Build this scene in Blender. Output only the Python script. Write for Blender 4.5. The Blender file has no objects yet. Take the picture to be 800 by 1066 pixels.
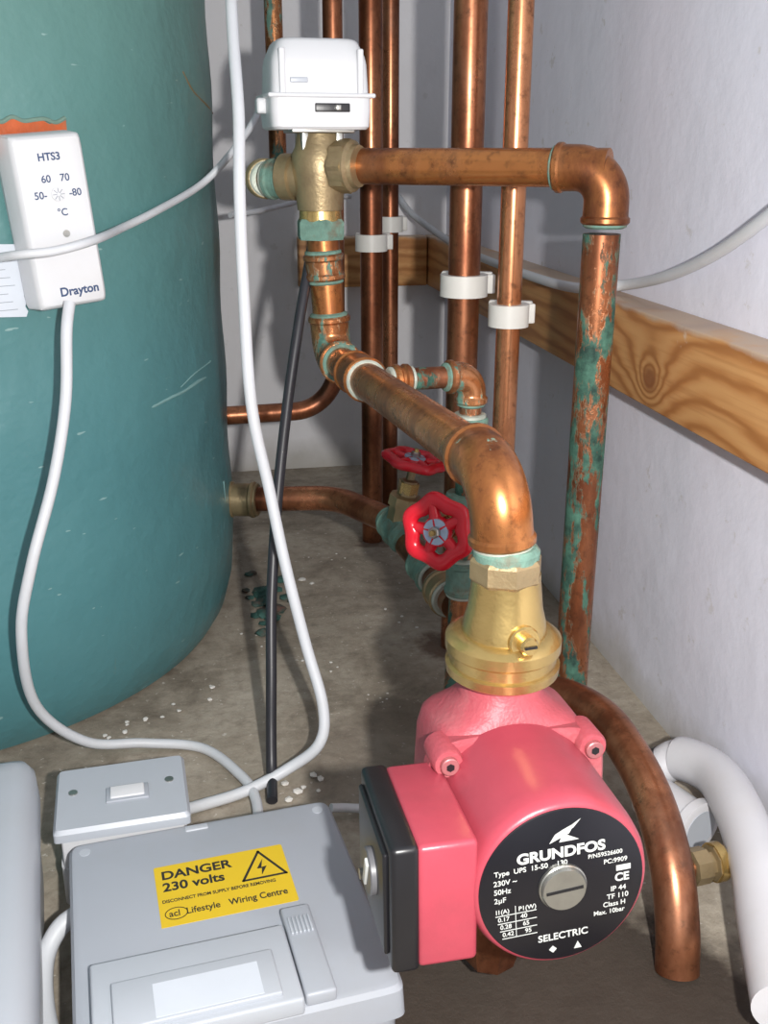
import bpy, bmesh, math, random
from mathutils import Vector, Matrix, Quaternion
random.seed(7)
V=Vector
rad=math.radians
scene=bpy.context.scene
scene.view_settings.view_transform='Standard'

# ------------------------------------------------ camera
CAM=V((0,0,.5))
yaw,pit=rad(10.5),rad(19.6)
fw=V((math.sin(yaw)*math.cos(pit),math.cos(yaw)*math.cos(pit),-math.sin(pit)))
rt=V((math.cos(yaw),-math.sin(yaw),0)); up=rt.cross(fw)
cd=bpy.data.cameras.new('camera'); cam=bpy.data.objects.new('camera',cd)
scene.collection.objects.link(cam); scene.camera=cam
cd.sensor_fit='VERTICAL'; cd.sensor_height=36; cd.lens=35.8; cd.clip_start=.01
m=Matrix((rt,up,-fw)).transposed().to_4x4(); m.translation=CAM; cam.matrix_world=m

CC=V((-.318,1.119)); CR=.348   # hot water cylinder axis / radius (m)
def mm(s):
    return [V([float(c)/1000 for c in p.split(',')]) for p in s.split()]
def cy(deg,z,off=0):
    a=rad(deg); return V((CC.x+(CR+off)*math.cos(a),CC.y+(CR+off)*math.sin(a),z))

# ------------------------------------------------ materials
class NT:
    def __init__(s,name):
        s.m=bpy.data.materials.new(name); s.m.use_nodes=True
        s.t=s.m.node_tree; s.b=s.t.nodes['Principled BSDF']
        s.tc=s.t.nodes.new('ShaderNodeTexCoord')
    def link(s,a,b): s.t.links.new(a,b)
    def setin(s,sock,v):
        if hasattr(v,'node'): s.link(v,sock)
        else: sock.default_value=v
    def noise(s,scale,detail=4,rough=.55,vec=None,dist=0):
        n=s.t.nodes.new('ShaderNodeTexNoise'); n.inputs['Scale'].default_value=scale
        n.inputs['Detail'].default_value=detail; n.inputs['Roughness'].default_value=rough
        n.inputs['Distortion'].default_value=dist
        s.link(vec if vec is not None else s.tc.outputs['Object'],n.inputs['Vector']); return n.outputs['Fac']
    def map(s,scale=(1,1,1),loc=(0,0,0)):
        n=s.t.nodes.new('ShaderNodeMapping'); n.inputs['Scale'].default_value=scale; n.inputs['Location'].default_value=loc
        s.link(s.tc.outputs['Object'],n.inputs['Vector']); return n.outputs['Vector']
    def ramp(s,fac,stops):
        n=s.t.nodes.new('ShaderNodeValToRGB'); e=n.color_ramp.elements
        while len(e)<len(stops): e.new(.5)
        for i,(p,c) in enumerate(stops):
            e[i].position=p; e[i].color=(c,c,c,1) if isinstance(c,(int,float)) else (*c,1)
        s.link(fac,n.inputs['Fac']); return n.outputs['Color']
    def mix(s,fac,a,b,mode='MIX'):
        n=s.t.nodes.new('ShaderNodeMix'); n.data_type='RGBA'; n.blend_type=mode
        s.setin(n.inputs['Factor'],fac)
        for k,v in ((6,a),(7,b)):
            if hasattr(v,'node'): s.link(v,n.inputs[k])
            else: n.inputs[k].default_value=(*v,1)
        return n.outputs[2]
    def math(s,op,a,b=0,c=0):
        n=s.t.nodes.new('ShaderNodeMath'); n.operation=op
        for i,v in enumerate((a,b,c)): s.setin(n.inputs[i],v)
        return n.outputs[0]
    def sep(s):
        n=s.t.nodes.new('ShaderNodeSeparateXYZ'); s.link(s.tc.outputs['Object'],n.inputs[0]); return n.outputs
    def bump(s,h,strength=.3,dist=.002):
        n=s.t.nodes.new('ShaderNodeBump'); n.inputs['Strength'].default_value=strength; n.inputs['Distance'].default_value=dist
        s.link(h,n.inputs['Height']); s.link(n.outputs[0],s.b.inputs['Normal'])
    def out(s,col=None,rough=None,metal=None):
        if col is not None: s.link(col,s.b.inputs['Base Color'])
        if rough is not None: s.setin(s.b.inputs['Roughness'],rough)
        if metal is not None: s.setin(s.b.inputs['Metallic'],metal)
        return s.m
def cl(c,k): return tuple(min(1,max(0,x*k)) for x in c)
def plain(name,col,rough=.5,metal=0,var=.12,scale=40,bump=0,dirt=0,dirtcol=(.25,.2,.14)):
    n=NT(name); f=n.noise(scale); c=n.mix(f,cl(col,1-var),cl(col,1+var))
    if dirt:
        g=n.ramp(n.noise(scale*.45,8,.7),[(.5,0),(.75,dirt)]); c=n.mix(g,c,dirtcol)
    if bump: n.bump(n.noise(scale*6,3),bump,.001)
    return n.out(c,rough,metal)
def copper(name,green=.2,tarn=.5,base=(.62,.27,.13),gd=(.025,.09,.07),gl=(.17,.33,.26),haze=.2):
    n=NT(name)
    t=n.ramp(n.noise(16,7,.68,n.map((1,1,.35))),[(.62-.3*tarn,0),(.82-.25*tarn,1)])
    c=n.mix(t,base,(.18,.06,.028))
    st=n.ramp(n.noise(130,5,.7),[(.52,0),(.72,.7)]); c=n.mix(st,c,(.08,.035,.02))
    hz=n.ramp(n.noise(9,6,.7,n.map((1,1,.6),(.9,.2,.4))),[(.55,0),(.75,haze)]); c=n.mix(hz,c,(.55,.38,.28))
    gth=.72-.30*green
    g=n.ramp(n.noise(45,7,.72,n.map((1,1,.35),(.3,.7,.2))),[(gth,0),(gth+.05,1)])
    gc=n.mix(n.ramp(n.noise(70,5,.7),[(.35,0),(.68,1)]),gd,gl)
    c=n.mix(g,c,gc)
    inv=n.math('SUBTRACT',1,g)
    n.bump(g,.5,.0006)
    return n.out(c,n.math('MULTIPLY_ADD',g,.5,n.math('MULTIPLY_ADD',t,.15,.24)),n.math('MULTIPLY',inv,.80))
M={}
M['cu']=copper('copper_clean',.12,.35)
M['cu_dark']=copper('copper_tarnished',.06,.9,(.48,.20,.10))
M['cu_or']=copper('copper_lacquered',.27,.65,(.54,.215,.07),haze=.15)
M['cu_green']=copper('copper_verdigris',.78,.75,(.46,.18,.08),(.008,.032,.024),(.065,.17,.12))
M['cu_mid']=copper('copper_patchy',.62,.6,(.52,.22,.09),(.025,.09,.07),(.15,.28,.22))
M['verd']=plain('verdigris',(.13,.235,.19),.8,.05,.6,120,.5,.95,(.17,.08,.038))
M['solder']=plain('solder',(.42,.45,.39),.5,.3,.25,90,.2,.8,(.16,.25,.20))
M['brass']=plain('brass',(.56,.40,.155),.27,.85,.2,60,.15,.65,(.26,.14,.055))
M['brass_dull']=plain('brass_dull',(.34,.26,.145),.42,.65,.3,60,.3,.7,(.16,.10,.065))
M['red']=plain('red_enamel',(.58,.010,.024),.22,0,.15,50)
M['pink']=plain('pump_paint',(.385,.054,.080),.36,.05,.14,30,.15,.45,(.22,.05,.06))
M['pinkd']=plain('pump_paint_dusty',(.38,.070,.090),.48,.05,.2,60,.5,.5,(.46,.21,.21))
M['black']=plain('black_plastic',(.010,.010,.012),.35,0,.2,40,.05)
M['labelblk']=plain('label_black',(.006,.006,.009),.3,0,.1)
M['silver']=plain('silver_print',(.55,.57,.55),.4,.1,.05)
M['steel']=plain('nickel',(.38,.38,.35),.3,.85,.25,90)
M['white']=plain('white_plastic',(.60,.61,.63),.4,0,.03,30,0,.12,(.45,.4,.33))
M['grey']=plain('grey_plastic',(.36,.385,.43),.42,0,.03,20,0,.18,(.29,.27,.22))
M['greylid']=plain('pale_lid',(.42,.45,.495),.38,0,.03,20,0,.12,(.33,.30,.24))
M['nylon']=plain('nylon_clip',(.68,.67,.63),.4,0,.05)
M['cable']=plain('white_flex',(.57,.59,.62),.45,0,.04,30,0,.18,(.40,.35,.28))
M['cableblk']=plain('black_flex',(.02,.02,.025),.4,0,.2)
M['yellow']=plain('yellow_sticker',(.66,.455,.02),.45,0,.05)
M['ink']=plain('black_ink',(.02,.02,.02),.5,0,.05)
M['inkblue']=plain('blue_ink',(.02,.05,.13),.5,0,.05)
M['inkgrey']=plain('grey_ink',(.25,.28,.32),.5,0,.05)
M['paper']=plain('paper',(.56,.60,.66),.7,0,.05)
M['insul']=plain('white_hose',(.60,.60,.63),.4,0,.05,30,0,.2,(.46,.41,.33))

def wallmat(name,col,stain=.25):
    n=NT(name)
    c=n.mix(n.noise(3,4),cl(col,.93),cl(col,1.04))
    s=n.ramp(n.noise(6,9,.7,dist=.5),[(.52,0),(.7,stain)]); c=n.mix(s,c,cl(col,.72))
    s2=n.ramp(n.noise(38,6,.7),[(.62,0),(.68,stain*1.8)]); c=n.mix(s2,c,(.5,.47,.42))
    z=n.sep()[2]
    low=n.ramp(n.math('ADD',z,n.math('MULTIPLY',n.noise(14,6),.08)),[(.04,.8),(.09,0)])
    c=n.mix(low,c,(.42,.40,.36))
    n.bump(n.noise(18,6),.45,.004)
    return n.out(c,.75)
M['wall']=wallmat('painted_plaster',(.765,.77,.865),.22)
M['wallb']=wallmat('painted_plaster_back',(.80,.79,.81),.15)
def floormat():
    n=NT('concrete_floor')
    c=n.ramp(n.noise(9,9,.7,dist=.4),[(.32,(.17,.140,.105)),(.5,(.33,.285,.225)),(.72,(.48,.43,.355))])
    c=n.mix(n.ramp(n.noise(70,6,.7),[(.48,0),(.75,.6)]),c,(.13,.105,.08))
    c=n.mix(n.ramp(n.noise(160,3),[(.66,0),(.7,.8)]),c,(.58,.54,.48))
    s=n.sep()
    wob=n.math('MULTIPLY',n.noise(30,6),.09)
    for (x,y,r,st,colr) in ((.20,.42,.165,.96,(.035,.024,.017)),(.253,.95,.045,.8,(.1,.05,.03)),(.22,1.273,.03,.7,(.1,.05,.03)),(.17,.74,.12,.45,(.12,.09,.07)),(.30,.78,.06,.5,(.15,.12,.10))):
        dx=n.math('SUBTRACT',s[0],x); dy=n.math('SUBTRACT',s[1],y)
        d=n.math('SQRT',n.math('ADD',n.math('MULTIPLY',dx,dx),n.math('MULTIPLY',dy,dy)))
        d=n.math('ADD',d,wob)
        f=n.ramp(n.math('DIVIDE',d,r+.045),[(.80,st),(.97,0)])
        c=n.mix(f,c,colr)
    n.bump(n.noise(60,8,.7),.5,.004)
    return n.out(c,.75)
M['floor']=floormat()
def foam():
    n=NT('teal_foam')
    c=n.mix(n.noise(5,5),(.062,.182,.205),(.088,.235,.25))
    z=n.sep()[2]
    c=n.mix(n.ramp(z,[(.25,0),(.75,.8)]),c,(.125,.235,.185))  # greener towards the top, with flash brightening painted into the jacket colour
    s=n.ramp(n.noise(16,7,.7,n.map((1,1,.3))),[(.66,0),(.72,.5)]); c=n.mix(s,c,(.20,.14,.05))
    c=n.mix(n.ramp(n.noise(120,2,.5,n.map((.4,.4,1.6))),[(.73,0),(.75,.5)]),c,(.38,.52,.5))
    n.bump(n.math('ADD',n.noise(14,4),n.math('MULTIPLY',n.noise(90,3),.12)),.6,.007)
    return n.out(c,.38)
M['foam']=foam()
def wood():
    n=NT('pine_batten'); s=n.sep()
    y,z=s[1],s[2]
    dy=n.math('MULTIPLY',n.math('SUBTRACT',y,.771),.8); dz=n.math('SUBTRACT',z,.322)
    d2=n.math('ADD',n.math('MULTIPLY',dy,dy),n.math('MULTIPLY',dz,dz))
    g=n.math('EXPONENT',n.math('MULTIPLY',d2,-1/(.016**2)))
    g2=n.math('EXPONENT',n.math('MULTIPLY',d2,-1/(.05**2)))
    w=n.noise(6,3,.5,n.map((1,.9,5)))
    t=n.math('ADD',n.math('MULTIPLY',z,330),n.math('ADD',n.math('MULTIPLY',w,16),n.math('ADD',n.math('MULTIPLY',g,18),n.math('MULTIPLY',g2,12))))
    sn=n.math('MULTIPLY_ADD',n.math('SINE',t),.5,.5)
    c=n.ramp(sn,[(.0,(.60,.315,.12)),(.6,(.53,.25,.085)),(1,(.38,.155,.045))])
    c=n.mix(n.ramp(n.noise(60,4,.6,n.map((1,.08,3))),[(.5,0),(.7,.5)]),c,(.38,.155,.045))
    c=n.mix(n.ramp(g,[(.5,0),(.9,.85)]),c,(.26,.09,.03))
    c=n.mix(n.ramp(n.noise(20,6,.7),[(.66,0),(.72,.5)]),c,(.66,.62,.56))
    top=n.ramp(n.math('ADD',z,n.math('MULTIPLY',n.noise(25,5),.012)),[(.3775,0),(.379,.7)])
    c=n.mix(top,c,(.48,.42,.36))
    n.bump(sn,.1,.001)
    return n.out(c,.55)
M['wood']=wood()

# ------------------------------------------------ mesh helpers
def link(name,me,parent=None):
    o=bpy.data.objects.new(name,me); scene.collection.objects.link(o)
    if parent is not None:
        o.parent=parent
        if parent.get('worldparts'): o.matrix_parent_inverse=Matrix.Translation(parent.location).inverted()
    return o
def obj(name,verts,faces,mat,parent=None,angle=38,smooth=True):
    me=bpy.data.meshes.new(name); me.from_pydata([tuple(v) for v in verts],[],faces); me.validate()
    bm=bmesh.new(); bm.from_mesh(me); bmesh.ops.recalc_face_normals(bm,faces=bm.faces); bm.to_mesh(me); bm.free()
    if smooth:
        me.shade_smooth(); me.set_sharp_from_angle(angle=rad(angle))
    me.materials.append(mat)
    return link(name,me,parent)
def empty(name,loc=(0,0,0),world=True,mat=None):
    e=bpy.data.objects.new(name,None); e.empty_display_size=.02; scene.collection.objects.link(e)
    if mat is not None: e.matrix_world=mat
    else: e.location=loc
    if world: e['worldparts']=1
    return e
def sweep(name,pts,r,mat,parent=None,seg=20,tang=None,cap=True,angle=40,start=None,flat=1.0):
    pts=[V(p) for p in pts]; n=len(pts)
    rs=[r]*n if isinstance(r,(int,float)) else r
    T=[]
    for i in range(n):
        if tang is not None: T.append(V(tang).normalized()); continue
        a=pts[max(i-1,0)]; b=pts[min(i+1,n-1)]; T.append((b-a).normalized())
    N=V(start) if start else (V((0,0,1)) if abs(T[0].z)<.9 else V((0,-1,0)))
    N=(N-T[0]*N.dot(T[0])).normalized()
    vs=[];fs=[]
    for i in range(n):
        if i>0:
            q=T[i-1].rotation_difference(T[i]); N=q@N; N=(N-T[i]*N.dot(T[i])).normalized()
        B=T[i].cross(N)
        for k in range(seg):
            a=2*math.pi*k/seg
            vs.append(pts[i]+(N*math.cos(a)*flat+B*math.sin(a))*rs[i])
    for i in range(n-1):
        for k in range(seg):
            k2=(k+1)%seg; fs.append((i*seg+k,i*seg+k2,(i+1)*seg+k2,(i+1)*seg+k))
    if cap:
        fs.append(tuple(range(seg))[::-1]); fs.append(tuple((n-1)*seg+k for k in range(seg)))
    return obj(name,vs,fs,mat,parent,angle)
def lathe(name,prof,o,axis,mat,parent=None,seg=40,angle=30,start=None,cap=True):
    o=V(o); ax=V(axis).normalized()
    return sweep(name,[o+ax*t for t,_ in prof],[x for _,x in prof],mat,parent,seg,tang=ax,angle=angle,start=start,cap=cap)
def fillet(pts,R,n=10):
    pts=[V(p) for p in pts]; out=[pts[0]]
    Rs=R if isinstance(R,(list,tuple)) else [R]*len(pts)
    for i in range(1,len(pts)-1):
        p=pts[i]; d1=(p-pts[i-1]).normalized(); d2=(pts[i+1]-p).normalized()
        th=d1.angle(d2)
        if th<.02: out.append(p); continue
        t=Rs[i]*math.tan(th/2); p1=p-d1*t
        c=p+(d2-d1).normalized()*(Rs[i]/math.cos(th/2)); ax=d1.cross(d2).normalized()
        for k in range(n+1):
            out.append(c+Quaternion(ax,th*k/n)@(p1-c))
    out.append(pts[-1]); return out
def cat(pts,n=10):
    pts=[V(p) for p in pts]; P=[pts[0]*2-pts[1]]+pts+[pts[-1]*2-pts[-2]]; out=[]
    for i in range(1,len(P)-2):
        a,b,c,d=P[i-1:i+3]
        for k in range(n):
            t=k/n
            out.append(.5*((2*b)+(c-a)*t+(2*a-5*b+4*c-d)*t*t+(3*b-a-3*c+d)*t**3))
    out.append(pts[-1]); return out
def elbow(name,a,p,b,R,r,mat,parent,sock=.014,ring=None):
    a,p,b=V(a),V(p),V(b); d1=(p-a).normalized(); d2=(b-p).normalized(); th=d1.angle(d2); t=R*math.tan(th/2)
    path=fillet([p-d1*(t+sock),p,p+d2*(t+sock)],R,14)
    pts=[path[0],path[0]+d1*.0015,path[0]+d1*.0045,path[0]+d1*.006]+path[1:-1]+[path[-1]-d2*.006,path[-1]-d2*.0045,path[-1]-d2*.0015,path[-1]]
    rs=[r+.0003,r+.0016,r+.0016,r+.0002]+[r]*(len(path)-2)+[r+.0002,r+.0016,r+.0016,r+.0003]
    sweep(name,pts,rs,mat,parent,24)
    for i,(c,d) in enumerate(((path[0],d1),(path[-1],-d2))):
        lathe(name+'_solder_%d'%i,[(-.003,r-.003),(-.0015,r-.0004),(.001,r-.0004),(.002,r-.002)],c,d,ring or M['solder'],parent,24)
def coupling(name,c,axis,L,r,mat,parent,ring=None):
    h=L/2
    lathe(name,[(-h,r),(-h+.0015,r+.0014),(-h+.0045,r+.0014),(-h+.006,r),(h-.006,r),(h-.0045,r+.0014),(h-.0015,r+.0014),(h,r)],c,axis,mat,parent,24)
    for s in (-1,1):
        lathe(name+'_solder_%d'%(s+1),[(-.002,r-.002),(-.001,r-.0004),(.001,r-.0004),(.002,r-.002)],V(c)+V(axis).normalized()*s*(h+.0012),axis,ring or M['solder'],parent,24)
def rbox(name,dims,bev,mat,parent=None,mtx=None,seg=3):
    bm=bmesh.new(); bmesh.ops.create_cube(bm,size=1)
    bmesh.ops.scale(bm,vec=dims,verts=bm.verts)
    if bev: bmesh.ops.bevel(bm,geom=bm.edges[:],offset=bev,segments=seg,affect='EDGES',profile=.5)
    if mtx is not None: bm.transform(mtx)
    me=bpy.data.meshes.new(name); bm.to_mesh(me); bm.free()
    me.shade_smooth(); me.set_sharp_from_angle(angle=rad(35)); me.materials.append(mat)
    return link(name,me,parent)
def TR(x,y,z,rz=0,rx=0,ry=0): return Matrix.Translation((x,y,z))@Matrix.Rotation(rz,4,'Z')@Matrix.Rotation(ry,4,'Y')@Matrix.Rotation(rx,4,'X')
def loft(name,secs,mat,parent=None,mtx=None,seg=48,angle=30):
    vs=[];fs=[]
    for s in secs:
        z,a,b,e=s[:4]; cx,cy_=(s[4],s[5]) if len(s)>4 else (0,0)
        for k in range(seg):
            t=2*math.pi*(k+.5)/seg; c,sn=math.cos(t),math.sin(t)
            p=V((cx+a*math.copysign(abs(c)**(2/e),c),cy_+b*math.copysign(abs(sn)**(2/e),sn),z))
            vs.append(mtx@p if mtx is not None else p)
    n=len(secs)
    for i in range(n-1):
        for k in range(seg):
            k2=(k+1)%seg; fs.append((i*seg+k,i*seg+k2,(i+1)*seg+k2,(i+1)*seg+k))
    fs.append(tuple(range(seg))[::-1]); fs.append(tuple((n-1)*seg+k for k in range(seg)))
    return obj(name,vs,fs,mat,parent,angle)
def frame(loc,right,upv):
    r=V(right).normalized(); u=V(upv); u=(u-r*u.dot(r)).normalized(); n=r.cross(u)
    m=Matrix((r,u,n)).transposed().to_4x4(); m.translation=V(loc); return m
def text(name,body,size,mtx,mat,parent,align='CENTER',ext=.00015,bold=0,sx=1):
    c=bpy.data.curves.new(name,'FONT'); c.body=body; c.size=size; c.align_x=align; c.align_y='CENTER'; c.extrude=ext; c.offset=bold
    o=bpy.data.objects.new(name,c); scene.collection.objects.link(o)
    bpy.context.view_layer.update()
    dg=bpy.context.evaluated_depsgraph_get()
    me=bpy.data.meshes.new_from_object(o.evaluated_get(dg)); bpy.data.objects.remove(o)
    me.transform(mtx@Matrix.Diagonal((sx,1,1,1))); me.materials.clear(); me.materials.append(mat); me.name=name
    return link(name,me,parent)
def plate(name,poly,mtx,th,mat,parent):
    n=len(poly); vs=[mtx@V((x,y,0)) for x,y in poly]+[mtx@V((x,y,th)) for x,y in poly]
    fs=[tuple(range(n))[::-1],tuple(range(n,2*n))]+[(i,(i+1)%n,n+(i+1)%n,n+i) for i in range(n)]
    return obj(name,vs,fs,mat,parent,smooth=False)
def rect(x0,y0,x1,y1): return [(x0,y0),(x1,y0),(x1,y1),(x0,y1)]
def linebar(name,a,b,w,mtx,mat,parent,th=.0002):
    a,b=V((*a,0)),V((*b,0)); d=(b-a).normalized()*.5*w; n=V((-d.y,d.x,0))
    a2,b2=a-d,b+d
    return plate(name,[tuple((a2-n)[:2]),tuple((b2-n)[:2]),tuple((b2+n)[:2]),tuple((a2+n)[:2])],mtx,th,mat,parent)

# ------------------------------------------------ room
def slab(name,lo,hi,mat):
    c=[(a+b)/2 for a,b in zip(lo,hi)]; d=[b-a for a,b in zip(lo,hi)]
    return rbox(name,d,0,mat,None,Matrix.Translation(c))
WX=.400; WY=1.62
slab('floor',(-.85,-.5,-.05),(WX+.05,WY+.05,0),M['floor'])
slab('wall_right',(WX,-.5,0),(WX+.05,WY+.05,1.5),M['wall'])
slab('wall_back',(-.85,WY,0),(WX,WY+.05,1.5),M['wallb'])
slab('wall_left',(-.9,-.5,0),(-.85,WY+.05,1.5),M['wallb'])

# wooden batten
e=empty('wooden_batten',(.38,.9,.336))
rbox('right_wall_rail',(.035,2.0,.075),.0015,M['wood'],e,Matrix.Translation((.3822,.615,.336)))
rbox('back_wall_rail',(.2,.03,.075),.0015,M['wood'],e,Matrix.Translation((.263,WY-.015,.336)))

# ------------------------------------------------ hot water cylinder
e=empty('hot_water_cylinder',(CC.x,CC.y,0))
prof=[(0,.30),(.004,CR-.022),(.02,CR-.012),(.05,CR-.004),(.1,CR)]+[(.1+.02*i,CR+.0012*math.sin(i*.9)) for i in range(1,41)]+[(.93,CR-.01),(.98,CR-.05),(1.03,CR-.14),(1.05,CR-.25),(1.055,.03)]
lathe('foam_jacket',prof,(CC.x,CC.y,0),(0,0,1),M['foam'],e,128)
gm=plain('foam_gouge',(.18,.33,.33),.8,0,.3,60)
def stroke(name,pts,r,mat,par): sweep(name,cat([cy(a,z,.0003) for a,z in pts],6),r,mat,par,8)
stroke('gouge_a',[(-38,.284),(-33,.287),(-29,.288),(-23,.291),(-9,.286)],[.0004]+[.0016]*23+[.0004],gm,e)
stroke('gouge_b',[(-30,.293),(-25,.300),(-18,.303)],.0008,gm,e)
stroke('gouge_c',[(-14,.171),(-14,.145),(-16,.122)],.0008,gm,e)
stroke('glue_drip',[(-23,.564),(-19,.549),(-11,.539),(-2,.534)],.0012,plain('dry_glue',(.22,.14,.05),.6),e)
vs=[];fs=[]
for i in range(13):
    a=-63+14.5*i/12
    for z in (.495,.5195+.002*math.sin(i*2.3)): vs.append(cy(a,z,.0012))
for i in range(12): fs.append((2*i,2*i+1,2*i+3,2*i+2))
obj('copper_window',vs,fs,plain('bare_copper',(.50,.105,.03),.5,.2,.4,60,.3,.7,(.16,.22,.14)),e)
stroke('window_torn_edge',[(-63+14.5*i/10,.5205+.002*math.sin(i*2.7)) for i in range(11)],.0017,plain('torn_foam',(.14,.22,.18),.9,0,.3,80),e)

# thermostat on cylinder
pc=cy(-53,.449); nrm=V((pc.x-CC.x,pc.y-CC.y,0)).normalized(); nrm=(nrm+V((-.16,-.1,0.02))).normalized()
upv=(V((0,0,1))+V((-nrm.y,nrm.x,0))*(-.08)).normalized()
rgt=upv.cross(nrm)
mt=frame(pc+nrm*.002,rgt,upv)
e=empty('cylinder_thermostat',mat=mt,world=False)
TW,TH,TD=.055,.124,.034
loft('case',[(-.012,TW/2,TH/2,22),(.006,TW/2,TH/2,22),(.008,TW/2+.001,TH/2+.001,22),(TD-.004,TW/2-.0005,TH/2-.0005,20),(TD-.001,TW/2-.002,TH/2-.002,18),(TD,TW/2-.0035,TH/2-.0035,18)],M['white'],e,seg=128)
fm=Matrix.Translation((0,0,TD))
text('text_model','HTS3',.0074,fm@Matrix.Translation((.000,.046,0)),M['inkblue'],e,bold=.0002)
for t,x,y in (('60',-.005,.031),('70',.009,.031),('50-',-.011,.020),('-80',.015,.020),('°C',.003,.007)):
    text('text_'+t.strip('-°'),t,.0072,fm@Matrix.Translation((x,y,0)),M['inkblue'],e,bold=.0001)
text('text_maker','Drayton',.0090,fm@Matrix.Translation((.0055,-.050,0)),M['inkblue'],e,bold=.00025)
lathe('dial',[(0,.005),(.001,.005),(.0012,.004)],(.002,.020,TD),(0,0,1),M['white'],e,24)
for k in range(8):
    a=k*math.pi/4; linebar('dial_mark_%d'%k,(.002+.0015*math.cos(a),.020+.0015*math.sin(a)),(.002+.0042*math.cos(a),.020+.0042*math.sin(a)),.0005,Matrix.Translation((0,0,TD+.0012)),M['inkgrey'],e)
lathe('cover_screw',[(0,.0026),(.0008,.0026)],(.003,-.008,TD),(0,0,1),M['steel'],e,16)
# paper tag
p0=cy(-60,.409,.003); tn=V((p0.x-CC.x,p0.y-CC.y,0)).normalized(); mt2=frame(p0,V((0,0,1)).cross(tn),(0,0,1))
e=empty('paper_tag',mat=mt2,world=False)
poly=[(-.06,-.024),(.018,-.030)]+[(.018+(.0018 if i%2 else 0),-.030+.055*i/14) for i in range(1,14)]+[(.018,.024),(-.06,.028)]
plate('sheet',poly,Matrix.Identity(4),.0006,M['paper'],e)
for i in range(8):
    plate('print_%d'%i,rect(-.03,-.024+i*.006,.012-.003*(i%3),-.0235+i*.006),Matrix.Translation((0,0,.0006)),.0001,M['inkgrey'],e)

# ------------------------------------------------ vertical / back copper pipes
def clip(parent,x,y,z,r,ang,h=.010,th=.0075):
    ro=r+th; vs=[];fs=[];N=32
    a0=ang+rad(40);a1=ang+rad(320)
    for k in range(N+1):
        a=a0+(a1-a0)*k/N
        for rr in (r+.0003,ro):
            for zz in (-h,h): vs.append(V((x+rr*math.cos(a),y+rr*math.sin(a),z+zz)))
    for k in range(N):
        b=k*4;c=b+4
        fs+= [(b,b+1,c+1,c),(b+2,c+2,c+3,b+3),(b+1,b+3,c+3,c+1),(b,c,c+2,b+2)]
    fs+=[(0,2,3,1),(N*4,N*4+1,N*4+3,N*4+2)]
    obj('pipe_clip_saddle',vs,fs,M['nylon'],parent,angle=30)
    rbox('pipe_clip_foot',(.010,ro*2.2,2*h),.002,M['nylon'],parent,TR(x+math.cos(ang)*(ro+.003),y+math.sin(ang)*(ro+.003),z,ang))
    rbox('pipe_clip_tab',(ro*.9,.006,2*h*.9),.0015,M['nylon'],parent,TR(x+ro*.95,y+.004,z,0))
def vpipe(x,y,r,z0,z1,mat,clipz=None,ang=1.2,h=.010,th=.0075):
    e=empty('copper_pipe',(x,y,z0))
    lathe('tube',[(0,r),(z1-z0,r)],(x,y,z0),(0,0,1),mat,e,28)
    if clipz: clip(e,x,y,clipz,r,ang,h,th)
    return e
vpipe(.253,.95,.0150,0,1.25,M['cu_dark'],.379,1.2)
vpipe(.282,.898,.0110,0,1.25,M['cu'],.358,1.2)
vpipe(.220,1.273,.0138,0,1.25,M['cu_dark'],.392,1.3,.010,.006)
vpipe(.268,1.40,.0112,0,1.25,M['cu_dark'],.405,1.3,.010,.006)
e=empty('copper_pipe',(.16,1.15,.3))
sweep('tube',fillet([(.162,1.15,1.25),(.157,1.15,.215),(.02,1.14,.215)],.05,14),.0105,M['cu_dark'],e,24)
e=empty('copper_pipe',(.111,1.3,.5))
sweep('tube',fillet([(.111,1.30,1.25),(.111,1.30,.476),(.068,.925,.476),(.098,.897,.476)],[.03,.03,.012,.01],10),.0105,M['cu_mid'],e,24)
coupling('compression_nut',(.078,.915,.476),(1,-.9,0),.018,.0155,M['verd'],e)
coupling('compression_nut_outer',(.068,.935,.476),(-.1,1,0),.016,.0155,M['brass_dull'],e)

# discharge run: valve -> elbow -> verdigris drop
a=(.128,.884,.487); p=(.308,.75,.487); b=(.306,.75,0)
e=empty('copper_pipe',p)
sweep('tube_top',fillet([a,p],.03),.0142,M['cu_or'],e,28)
elbow('elbow',a,p,b,.024,.0168,M['cu_or'],e,.016,M['verd'])
lathe('drop',[(0,.0142),(.44,.0142)],(.306,.75,0),(0,0,1),M['cu_green'],e,28)

# pump riser run
A=(.156,.487,.285);B=(.152,.489,.341);C=(.118,.889,.327);Dp=(.111,.889,.44)
e=empty('copper_pipe',B)
sweep('tube',fillet([A,B,C,Dp],[0,.03,.022,0],12),.0140,M['cu_or'],e,28)
elbow('elbow_pump',A,B,C,.028,.0168,M['cu_or'],e,.012,M['solder'])
elbow('elbow_valve',B,C,Dp,.022,.0170,M['cu_mid'],e,.014,M['verd'])
coupling('vertical_coupling',(.1125,.889,.405),V(Dp)-V(C),.022,.0162,M['cu_mid'],e,M['verd'])
dBC=(V(C)-V(B)).normalized()
coupling('slip_coupling',V(B)+dBC*.300,dBC,.040,.0166,M['cu_or'],e)
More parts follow.
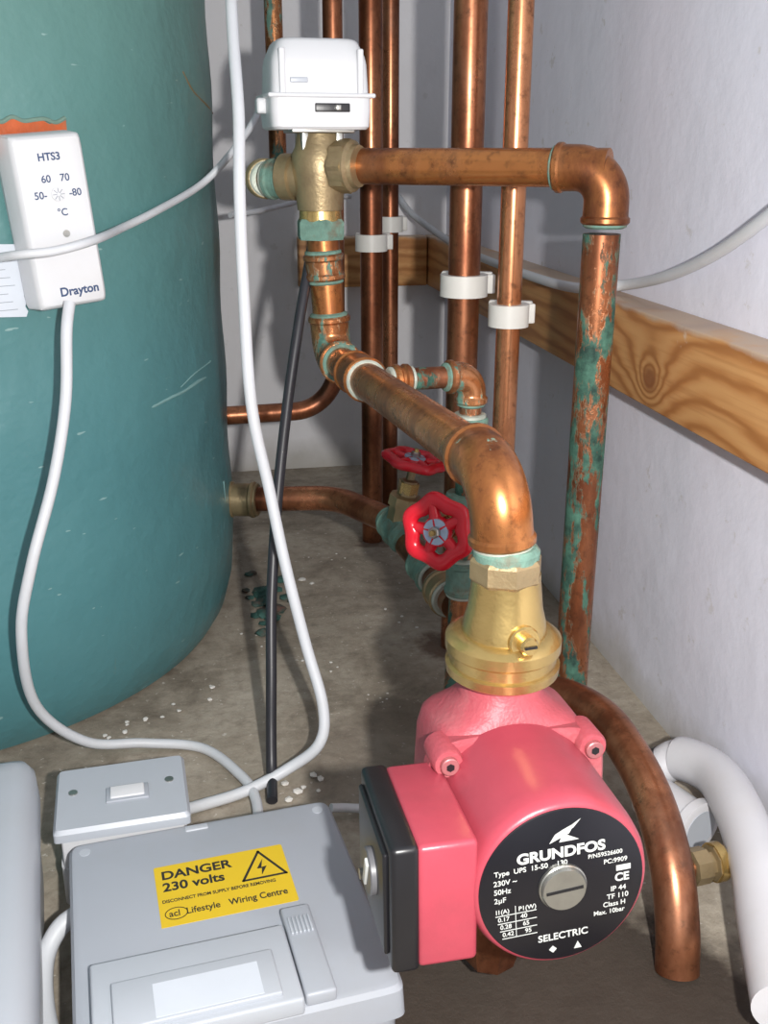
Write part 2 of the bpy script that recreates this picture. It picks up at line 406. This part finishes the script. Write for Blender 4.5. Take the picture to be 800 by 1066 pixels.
# branch tee to bypass
tb=V(B)+dBC*.255
e2=empty('copper_pipe',(.205,.76,.31))
br=[tb+V((.012,0,.004)),(.210,.757,.334),(.207,.757,.120),(.19,.70,.085),(.158,.60,.050),(.158,.487,.050),(.158,.487,.09)]
bp=fillet(br,[0,.016,.02,.02,.02,.02,0],8)
sweep('tube',bp,[.0085]*10+[.0115]*(len(bp)-10),M['cu_green'],e2,24)
elbow('elbow',br[0],br[1],br[2],.014,.0115,M['cu_mid'],e2,.008,M['verd'])
coupling('branch_socket',tb+V((.020,0,.004)),V(br[1])-V(br[0]),.014,.0105,M['cu_or'],e2)
coupling('reducer',(.209,.757,.290),(0,0,1),.022,.0135,M['verd'],e2)
coupling('coupling_low',(.207,.757,.165),(0,0,1),.03,.0140,M['verd'],e2)

# cylinder return pipe -> joins bypass
e=empty('copper_pipe',(.139,1.03,.14))
rp=[(.015,1.075,.137),(.139,1.035,.145),(.180,.955,.146),(.198,.870,.133),(.207,.775,.130)]
sweep('tube',fillet(rp,[0,.06,.05,.03,0],8),.0135,M['cu_dark'],e,28)
coupling('cylinder_union',(.040,1.068,.138),(1,-.32,.03),.03,.0185,M['brass_dull'],e,M['brass_dull'])
coupling('return_coupling',(.1995,.85,.132),V(rp[4])-V(rp[3]),.035,.0165,M['verd'],e)
coupling('return_nut',(.204,.80,.131),V(rp[4])-V(rp[3]),.022,.018,M['brass_dull'],e)

# gate valves
def handwheel(e,c,ax,R):
    c=V(c);ax=V(ax).normalized(); X=ax.orthogonal().normalized(); Y=ax.cross(X)
    n=96; vs=[];fs=[];sg=14
    for i in range(n):
        t=2*math.pi*i/n; rr=R*(1+.06*math.cos(6*t)); rd=X*math.cos(t)+Y*math.sin(t)
        for k in range(sg):
            a=2*math.pi*k/sg; vs.append(c+rd*(rr-.0055+.0066*math.cos(a))+ax*.0048*math.sin(a))
    for i in range(n):
        for k in range(sg):
            i2=(i+1)%n;k2=(k+1)%sg; fs.append((i*sg+k,i*sg+k2,i2*sg+k2,i2*sg+k))
    obj('handwheel_rim',vs,fs,M['red'],e,angle=60)
    for k in range(5):
        t=2*math.pi*k/5+.5; rd=X*math.cos(t)+Y*math.sin(t)
        sweep('handwheel_spoke_%d'%k,[c+rd*.004-ax*.001,c+rd*(R-.006)],[.0055,.0042],M['red'],e,10)
    lathe('handwheel_hub',[(-.006,.0105),(0,.0125),(.003,.0115)],c,ax,M['red'],e,24)
    lathe('badge',[(.003,.0105),(.0042,.0102)],c,ax,plain('badge_alu',(.36,.46,.60),.4,.4,.2,260),e,24)
    lathe('nut',[(.0042,.0048),(.0082,.0048),(.009,.004)],c,ax,M['steel'],e,6,start=X)
    lathe('stem_tip',[(.009,.0025),(.012,.0022)],c,ax,M['brass'],e,12)
def gate(bc,ax,wc,bodyax,R):
    e=empty('gate_valve',bc); bc=V(bc);ax=V(ax).normalized(); L=(V(wc)-bc).length
    lathe('body',[(-.024,.0150),(-.018,.0165),(-.016,.0175),(-.010,.0165),(0,.0185),(.010,.0165),(.016,.0175),(.018,.0165),(.024,.0150)],bc,bodyax,M['verd'],e,24)
    lathe('bonnet',[(0,.0145),(L*.35,.0145),(L*.36,.0165),(L*.5,.0165),(L*.52,.010),(L*.72,.0085),(L*.74,.0045),(L,.0045)],bc,ax,M['brass_dull'],e,8,angle=20)
    lathe('packing_nut',[(L*.55,.0105),(L*.7,.0105)],bc,ax,M['brass'],e,6)
    handwheel(e,bc+ax*L,ax,R)
g1=V((.207,.757,.214)); ga=V((-.60,-.78,.16))
gate(g1,ga,g1+ga.normalized()*.054,(0,0,1),.0285)
g2=V((.186,.925,.145)); gb=V((.20,-.06,1))
gate(g2,gb,g2+gb.normalized()*.074,V(rp[3])-V(rp[2]),.0300)

# ------------------------------------------------ motorised valve
e=empty('motorised_valve',(.108,.889,.48))
vx,vy=.110,.889
lathe('barrel',[(-.032,.014),(-.030,.019),(-.012,.021),(.0,.023),(.014,.023),(.020,.020),(.030,.018),(.032,.014)],(vx,vy,.482),(0,0,1),M['brass_dull'],e,28)
lathe('bottom_nut',[(0,.0205),(.003,.0215),(.014,.0215),(.017,.0195)],(vx,vy,.428),(0,0,1),M['verd'],e,6,angle=20)
lathe('bottom_collar',[(0,.018),(.012,.0175)],(vx,vy,.443),(0,0,1),M['brass'],e,28)
lathe('port_a',[(0,.017),(.018,.018),(.019,.0205),(.032,.0205),(.034,.0175),(.038,.0165)],(vx,vy,.487),(.79,-.6,0),M['brass_dull'],e,24)
lathe('port_a_nut',[(.018,.0215),(.030,.0215)],(vx,vy,.487),(.79,-.6,0),M['brass_dull'],e,8,angle=20)
lathe('port_b',[(0,.016),(.022,.0165),(.023,.019),(.034,.019),(.036,.015)],(vx,vy,.478),(-.72,.5,0),M['brass_dull'],e,24)
rbox('mounting_plate',(.052,.040,.004),.001,M['steel'],e,TR(vx,vy,.5145,rad(5)))
lathe('spindle_neck',[(0,.008),(.018,.008)],(vx,vy,.503),(0,0,1),M['brass'],e,20)
for sx in (-1,1):
    rbox('leg_%d'%(sx+1),(.006,.03,.016),.001,M['steel'],e,TR(vx+sx*.014,vy,.507,rad(5)))
am=TR(vx-.003,vy,.515,rad(4))
loft('actuator_case',[(0,.038,.031,9),(.002,.040,.033,9),(.014,.041,.034,9),(.025,.041,.034,9),(.026,.0395,.0325,9),(.048,.0385,.032,8),(.054,.0375,.031,7),(.064,.033,.027,6),(.066,.031,.025,6),(.067,.028,.022,6)],M['white'],e,am,seg=96)
rbox('actuator_ridge',(.086,.072,.0035),.0015,M['white'],e,am@Matrix.Translation((0,0,.025)))
rbox('lever_slot',(.028,.004,.0065),.0008,M['black'],e,am@Matrix.Translation((.008,-.0335,.016)))
rbox('lever',(.004,.006,.004),.0005,M['steel'],e,am@Matrix.Translation((.012,-.036,.016)))
for sx in (-1,1):
    rbox('corner_rib_%d'%(sx+1),(.005,.004,.036),.0015,M['white'],e,am@Matrix.Translation((sx*.031,-.0325,.041)))
rbox('embossed_mark',(.014,.002,.004),.0008,M['greylid'],e,am@Matrix.Translation((-.018,-.0325,.036)))
lathe('case_screw',[(0,.003),(.0015,.003)],am@V((0,0,.0665)),(0,0,1),M['steel'],e,14)
rbox('cable_gland',(.010,.014,.012),.002,M['white'],e,am@Matrix.Translation((-.043,0,.018)))

# ------------------------------------------------ pump
PX,PY,PZ=.158,.487,.156
pm=TR(PX,PY,PZ,rad(1),rad(-4))
e=empty('circulation_pump',mat=pm,world=False)
pk=M['pink']; pd=M['pinkd']; mx=-.0010
loft('volute',[(-.060,.021,.021,2),(-.055,.021,.021,2),(-.048,.030,.026,2.4),(-.038,.042,.030,3),(0,.047,.031,5),(.030,.045,.031,5),(.040,.042,.030,5),(.044,.039,.029,4),(.049,.031,.027,2.8),(.056,.0235,.024,2.1),(.064,.0225,.0225,2),(.0675,.0225,.0225,2),(.068,.0265,.0265,2),(.073,.0265,.0265,2)],pd,e,TR(0,0,0),seg=64,angle=45)
mY=Matrix.Rotation(rad(90),4,'X')
loft('motor_flange',[(.020,.049,.042,5),(.022,.051,.044,5),(.031,.051,.044,5),(.034,.049,.042,5)],pd,e,mY,seg=64)
boltm=plain('bolt_head',(.42,.16,.17),.4,.5,.2)
for i,(sx,sz) in enumerate(((-1,1),(1,1),(-1,-1),(1,-1))):
    bc=(sx*.0405,0,sz*.0345)
    lathe('bolt_boss_%d'%i,[(.018,.0085),(.038,.0085),(.040,.0075)],bc,(0,-1,0),pd,e,20)
    lathe('bolt_%d'%i,[(.038,.0050),(.043,.0050),(.0435,.0044)],bc,(0,-1,0),boltm,e,20)
    lathe('bolt_socket_%d'%i,[(.0433,.0024),(.0437,.0024)],bc,(0,-1,0),M['black'],e,6)
lathe('motor_housing',[(.030,.0485),(.040,.0480),(.060,.0474),(.090,.0468),(.098,.0460),(.1025,.0443),(.1040,.0425)],(mx,0,0),(0,-1,0),pk,e,72,angle=50)
lathe('label_plate',[(.1035,.0420),(.1046,.0420),(.1049,.0414)],(mx,0,0),(0,-1,0),M['labelblk'],e,72)
# terminal box
rbox('terminal_base',(.030,.078,.067),.003,pk,e,Matrix.Translation((-.0575,-.064,-.0035)))
rbox('terminal_bridge',(.030,.060,.050),.003,pk,e,Matrix.Translation((-.040,-.060,-.0035)))
rbox('terminal_cover',(.014,.080,.069),.003,M['black'],e,Matrix.Translation((-.0785,-.064,-.0035)))
rbox('terminal_cover_panel',(.003,.066,.056),.0015,M['black'],e,Matrix.Translation((-.0865,-.064,-.0035)))
lathe('speed_knob',[(0,.012),(.003,.012),(.0036,.011)],(-.0875,-.070,-.002),(-1,0,0),plain('knob_grey',(.12,.12,.13),.4),e,32)
rbox('speed_knob_bar',(.004,.005,.018),.0008,M['silver'],e,TR(-.0905,-.070,-.002,0,rad(25)))
lathe('cover_screw',[(0,.003),(.002,.003)],(-.0875,-.038,-.026),(-1,0,0),M['steel'],e,16)
lathe('cable_gland',[(0,.009),(.006,.009),(.007,.0075),(.018,.0075)],(-.06,-.05,-.035),(0,0,-1),M['black'],e,20)
# label print
LF=frame((mx,-.1049,0),(1,0,.055),(0,0,1))
def lt(nm,s,size,x,y,al='LEFT',b=.00005,sx=1,mat='silver'):
    text(nm,s,size,LF@Matrix.Translation((x,y,0)),M[mat],e,al,.0001,b,sx)
lt('text_brand','GRUNDFOS',.0078,0,.0185,'CENTER',.00030,1.08)
lt('text_type','Type  UPS  15-50    130',.0038,-.034,.0128)
lt('text_pn','P/N59526600',.0032,.0135,.0132)
lt('text_v','230V ~',.0040,-.0345,.0076); lt('text_pc','PC:9909',.0036,.0215,.0086)
lt('text_hz','50Hz',.0040,-.0345,.0028); lt('text_uf','2µF',.0040,-.0345,-.0020)
lt('text_ce','CE',.0062,.031,-.0015,'CENTER',.0002)
lt('text_ip','IP 44',.0040,.025,-.0075); lt('text_tf','TF 110',.0040,.023,-.0118); lt('text_cl','Class H',.0038,.021,-.0160); lt('text_max','Max. 10bar',.0036,.016,-.0200)
for i,(p,q) in enumerate((('I1(A)','P1(W)'),('0.17','40'),('0.28','65'),('0.42','95'))):
    y=-.0085-.0044*i
    lt('tab_a%d'%i,p,.0034,-.0340+.001*i,y); lt('tab_b%d'%i,q,.0034,-.0225+.001*i,y)
for i in range(4):
    linebar('tab_line_%d'%i,(-.034+.001*i,-.0107-.0044*i),(-.0135,-.0107-.0044*i),.00035,LF,M['silver'],e)
linebar('tab_col',(-.024,-.0065),(-.024,-.024),.00035,LF,M['silver'],e)
lt('text_selectric','SELECTRIC',.0054,0,-.0285,'CENTER',.0001)
plate('logo_box',rect(.028,.0025,.0355,.0055),LF,.0002,M['silver'],e)
plate('emblem_a',[(-.006,.0245),(.004,.0285),(.007,.0335),(.001,.031),(-.003,.029)],LF,.0002,M['silver'],e)
plate('emblem_b',[(-.001,.0245),(.009,.0245),(.001,.029)],LF,.0002,M['silver'],e)
plate('emblem_c',[(.004,.032),(.010,.0355),(.006,.031)],LF,.0002,M['silver'],e)
plate('warn_a',[(.0055,-.0375),(.0095,-.0375),(.0075,-.0335)],LF,.0002,M['silver'],e)
plate('warn_b',[(-.0055,-.0375),(-.0035,-.0355),(-.0055,-.0335),(-.0075,-.0355)],LF,.0002,M['silver'],e)
lathe('vent_screw',[(0,.0122),(.0015,.0122),(.002,.0116),(.003,.0113),(.004,.0108)],(mx,-.1049,0),(0,-1,0),M['steel'],e,48)
sm=frame((mx,-.1089,0),(1,0,.1),(0,0,1))
linebar('vent_slot',(-.0086,0),(.0086,0),.0016,sm,M['black'],e,.0003)

# isolating valve on top of pump (brass)
e=empty('isolating_valve',(PX,PY,.235))
lathe('union_nut',[(0,.029),(.002,.0315),(.007,.0320),(.008,.0300),(.014,.0300),(.016,.0322),(.022,.0322),(.024,.0300),(.026,.026)],(PX,.489,.2240),(0,0,1),M['brass'],e,48)
lathe('valve_body',[(0,.0235),(.008,.0225),(.016,.0205),(.030,.0190),(.036,.0185)],(PX,.488,.249),(0,0,1),M['brass'],e,40)
lathe('compression_nut',[(0,.0185),(.002,.0200),(.012,.0200),(.014,.0185)],(PX-.001,.487,.281),(0,0,1),M['brass_dull'],e,8,angle=20)
lathe('verdigris_collar',[(0,.0180),(.004,.0182),(.007,.0160)],(PX-.001,.487,.294),(0,0,1),M['verd'],e,32)
lathe('spindle_boss',[(0,.0090),(.012,.0090),(.013,.0082)],(PX+.003,.476,.252),(.10,-1,.1),M['brass'],e,28)
lathe('spindle',[(.010,.0052),(.018,.0052),(.0195,.0042)],(PX+.003,.476,.252),(.10,-1,.1),M['brass'],e,20)
rbox('spindle_slot',(.007,.001,.0014),0,M['black'],e,TR(PX+.005,.4562,.254,rad(7)))
# lower isolating valve
e=empty('isolating_valve',(PX,PY,.07))
lathe('union_nut',[(0,.022),(.002,.028),(.020,.028),(.022,.024)],(PX,.487,.074),(0,0,1),M['brass_dull'],e,32)
lathe('valve_body',[(-.028,.012),(-.026,.016),(-.018,.018),(.004,.020),(.020,.020),(.026,.017)],(PX,.487,.050),(0,0,1),M['cu_dark'],e,8,angle=20)

# big bent return pipe
e=empty('copper_pipe',(.281,.477,0))
sweep('tube',cat([(.190,.655,.075),(.222,.690,.083),(.262,.685,.089),(.285,.640,.094),(.289,.590,.091),(.2885,.545,.080),(.286,.508,.057),(.283,.486,.026),(.281,.477,0)],8),.0142,M['cu_dark'],e,28)

# ------------------------------------------------ cables (surveyed centre-lines, mm)
def cable(s,r,mat='cable',nm='white_cable',n=10):
    pts=mm(s); e=empty(nm,pts[0]); sweep('flex',cat(pts,n),r,M[mat],e,14,angle=80); return e
cable('44,906,639 43,874,581 43,843,525 40,823,469 39,809,399 40,788,312 51,782,242 61,769,180 74,754,116 85,735,67 80,725,38 54,727,16 17,716,6 -17,704,6 -36,690,12',.0047)
cable('-91,800,392 -94,788,372 -98,771,323 -111,757,267 -131,739,207 -145,742,150 -146,768,73 -113,788,23 -66,798,10 -16,787,6 15,739,6 25,704,6 25,655,8',.0043)
cable('-158,803,423 -140,790,426 -118,772,430 -94,776,432 -69,800,437 -52,868,441 -26,915,451 12,983,469 38,994,492 64,1022,522 79,1061,548',.0033)
cable('105,908,422 98,890,399 88,873,361 74,851,296 60,821,220 50,791,145 45,762,80 42,745,40 40,727,12 38,700,5.5',.0046,'cableblk','black_cable')
cable('388,601,489 388,660,457 388,727,426 388,804,401 386,885,384 353,919,378 352,1074,374 350,1334,378 325,1508,408 318,1595,432',.0048)
cable('51,1312,424 90,1360,426 134,1439,430 182,1509,436 237,1552,435',.0036)
cable('-95,562,35 -109,554,30 -117,538,20 -114,507,12 -102,465,10',.006)
cable('82,670,14 98,674,9 123,664,9 146,629,9',.0035)

# ------------------------------------------------ wiring centre
wm=TR(-.0055,.523,0,rad(6.5))
e=empty('wiring_centre_box',mat=wm,world=False)
W2,D2,H2=.183,.186,.056
loft('base',[(0,W2/2-.004,D2/2-.004,16),(.003,W2/2-.003,D2/2-.003,16),(.034,W2/2-.003,D2/2-.003,16)],M['grey'],e,seg=96)
loft('lid',[(.034,W2/2,D2/2,30),(.052,W2/2-.001,D2/2-.001,30),(.055,W2/2-.003,D2/2-.003,30),(.056,W2/2-.006,D2/2-.006,30)],M['grey'],e,seg=160,angle=25)
rbox('front_cover',(.112,.060,.012),.002,M['greylid'],e,TR(-.024,-.063,.0585))
rbox('cover_step',(.090,.034,.004),.0012,M['greylid'],e,TR(-.024,-.071,.0655))
plate('cover_label',rect(-.047,-.086,.011,-.062),Matrix.Translation((0,0,.0675)),.0003,M['paper'],e)
rbox('cover_side',(.018,.072,.009),.002,M['grey'],e,TR(.042,-.054,.0585))
for k in range(6): rbox('grip_rib_%d'%k,(.0015,.014,.002),.0005,M['greylid'],e,TR(.036+.0024*k,-.036,.0635))
rbox('lid_latch',(.016,.006,.002),.001,M['greylid'],e,TR(-.005,.085,.056))
for k in (-1,1): lathe('lid_screw_%d'%(k+1),[(0,.004),(.0008,.0038)],(k*.080,.080,.0555),(0,0,1),M['greylid'],e,20)
sl=TR(.0050,.0215,H2,rad(0))
plate('sticker',[(-.0425,-.0285),(.0415,-.0285),(.0425,-.0275),(.0425,.0275),(.0415,.0285),(-.0415,.0285),(-.0425,.0275)],sl,.0003,M['yellow'],e)
s2=sl@Matrix.Translation((0,0,.0003))
text('text_danger','DANGER',.0112,s2@Matrix.Translation((-.0385,.0185,0)),M['ink'],e,'LEFT',.0001,.0003)
text('text_volts','230 volts',.0112,s2@Matrix.Translation((-.0385,.0070,0)),M['ink'],e,'LEFT',.0001,.0003,.95)
text('text_disc','DISCONNECT FROM SUPPLY BEFORE REMOVING',.0040,s2@Matrix.Translation((-.0400,-.0060,0)),M['ink'],e,'LEFT',.0001,.0001,.82)
text('text_life','acl  Lifestyle',.0078,s2@Matrix.Translation((-.0370,-.0180,0)),M['ink'],e,'LEFT',.0001,.0001,.82)
text('text_wc','Wiring Centre',.0078,s2@Matrix.Translation((.0000,-.0180,0)),M['ink'],e,'LEFT',.0001,.00014,.80)
for k in range(24):
    t0=2*math.pi*k/24;t1=2*math.pi*(k+1)/24
    linebar('oval_%d'%k,(-.0325+.0068*math.cos(t0),-.018+.0052*math.sin(t0)),(-.0325+.0068*math.cos(t1),-.018+.0052*math.sin(t1)),.0005,s2,M['ink'],e,.0002)
tri=[(.012,-.001),(.040,-.001),(.026,.0250)]
for i in range(3): linebar('triangle_%d'%i,tri[i],tri[(i+1)%3],.0016,s2,M['ink'],e,.0002)
plate('flash_a',[(.0275,.017),(.0225,.0085),(.0255,.0092)],s2,.0002,M['ink'],e)
plate('flash_b',[(.0225,.0085),(.0290,.0095),(.0260,.0080)],s2,.0002,M['ink'],e)
plate('flash_c',[(.0290,.0095),(.0245,.0015),(.0255,.0075)],s2,.0002,M['ink'],e)

# fused spur / switch box
e=empty('switched_socket_box',mat=TR(-.0725,.650,0,rad(4)),world=False)
loft('pattress',[(0,.044,.036,16),(.030,.044,.036,16)],M['white'],e,seg=96)
rbox('riser',(.084,.068,.028),.002,M['white'],e,TR(0,0,.040))
loft('face_plate',[(.054,.0465,.0385,30),(.060,.0465,.0385,30),(.063,.0445,.0365,30)],M['greylid'],e,seg=128,angle=25)
lathe('plate_screw',[(0,.0032),(.0008,.0032)],(.034,.006,.063),(0,0,1),M['steel'],e,16)
lathe('plate_screw_b',[(0,.0032),(.0008,.0032)],(-.034,.006,.063),(0,0,1),M['steel'],e,16)
rbox('rocker_frame',(.030,.018,.002),.0008,M['grey'],e,TR(.004,-.004,.0635))
rbox('rocker',(.024,.012,.004),.001,M['white'],e,TR(.004,-.004,.0645,0,rad(8)))

# white enclosure at left
e=empty('programmer_case',mat=TR(-.180,.515,0,rad(7)),world=False)
loft('base',[(0,.062,.140,10),(.01,.064,.142,10),(.060,.065,.143,10)],M['white'],e,seg=96)
loft('cover',[(.060,.067,.152,18),(.078,.066,.151,18),(.086,.062,.147,18),(.089,.056,.141,16),(.090,.050,.13,14)],M['greylid'],e,seg=128,angle=50)
rbox('inset_panel',(.08,.20,.002),.0008,M['grey'],e,TR(-.01,-.01,.0905))

# ------------------------------------------------ white hose + stub + brass fitting
e=empty('white_hose',(.36,.65,.04))
hp=mm('350,654,30 362,648,40 372,611,48 363,560,52 347,507,50 328,461,46 302,397,45')
sweep('sleeve',cat(hp,10),[.0150]*10+[.0175]*51,M['insul'],e,28)
lathe('end_rim',[(-.001,.0162),(.0015,.0162)],hp[0],hp[1]-hp[0],M['black'],e,28)
e=empty('waste_pipe_stub',(.343,.599,.02))
lathe('tube',[(-.03,.018),(.014,.018),(.015,.0215),(.022,.0215),(.023,.019)],(.340,.604,.022),(.35,-.9,0),M['insul'],e,32)
lathe('bore',[(.0228,.015),(.0236,.015)],(.340,.604,.022),(.35,-.9,0),M['greylid'],e,32)
e=empty('brass_coupling',(.329,.526,.04))
q=(.330,.526,.040); ax=(1,.12,.0)
lathe('body',[(-.022,.010),(-.021,.0125),(-.010,.0125),(-.009,.0095),(-.006,.0095),(-.005,.0125),(.004,.0125),(.005,.010),(.012,.010),(.013,.012),(.018,.012)],q,ax,M['brass_dull'],e,8,angle=20)
lathe('ring',[(-.004,.0135),(.002,.0135)],q,ax,M['brass'],e,28)
lathe('inner_tube',[(-.027,.008),(.018,.008)],q,ax,M['cu_dark'],e,20)

# ------------------------------------------------ rubble
def rubble(nm,spots,mat):
    e=empty(nm,(0.1,.8,0)); vs=[];fs=[]
    for (x,y,s) in spots:
        bm=bmesh.new(); bmesh.ops.create_icosphere(bm,subdivisions=1,radius=s)
        b=len(vs)
        for v in bm.verts: vs.append(V((x+v.co.x*random.uniform(.7,1.3),y+v.co.y*random.uniform(.7,1.3),s*.45+v.co.z*.45*random.uniform(.8,1))))
        for f in bm.faces: fs.append(tuple(b+v.index for v in f.verts))
        bm.free()
    obj('chips',vs,fs,mat,e,smooth=False)
sp=[(-.083,.863,.008)]
for (x,y,n,s) in ((-.09,.845,14,.0035),(.113,1.165,3,.005),(-.02,.89,5,.003),(.055,.71,7,.004),(.07,.74,3,.005),(.115,.913,4,.002),(.214,1.033,4,.002),(.16,.85,4,.002),(.03,1.0,4,.0025),(.15,1.22,4,.0025)):
    for k in range(n): sp.append((x+random.gauss(0,.02),y+random.gauss(0,.018),s*random.uniform(.5,1.1)))
sp=[s for s in sp if (V((s[0],s[1]))-CC).length>CR+.005]
rubble('plaster_rubble',sp,plain('plaster_chip',(.66,.64,.60),.85,0,.15))
sp=[]
for k in range(34):
    x,y=random.gauss(.060,.014),random.gauss(1.09,.045)
    if (V((x,y))-CC).length>CR+.010: sp.append((x,y,random.uniform(.005,.012)))
rubble('foam_rubble',sp,plain('foam_chip',(.03,.09,.075),.8,0,.5,40,.3,.95,(.22,.045,.03)))

# ------------------------------------------------ light
w=bpy.data.worlds.new('world'); scene.world=w; w.use_nodes=True
w.node_tree.nodes['Background'].inputs[0].default_value=(.90,.94,1,1); w.node_tree.nodes['Background'].inputs[1].default_value=.60
ld=bpy.data.lights.new('camera_flash','AREA'); ld.shape='DISK'; ld.size=.02; ld.energy=9; ld.color=(1,.975,.94)
lo=bpy.data.objects.new('camera_flash',ld); scene.collection.objects.link(lo)
fp=CAM+rt*.085+up*.01-fw*.03
lo.location=fp; lo.rotation_euler=(fw+up*.12).to_track_quat('-Z','Y').to_euler()
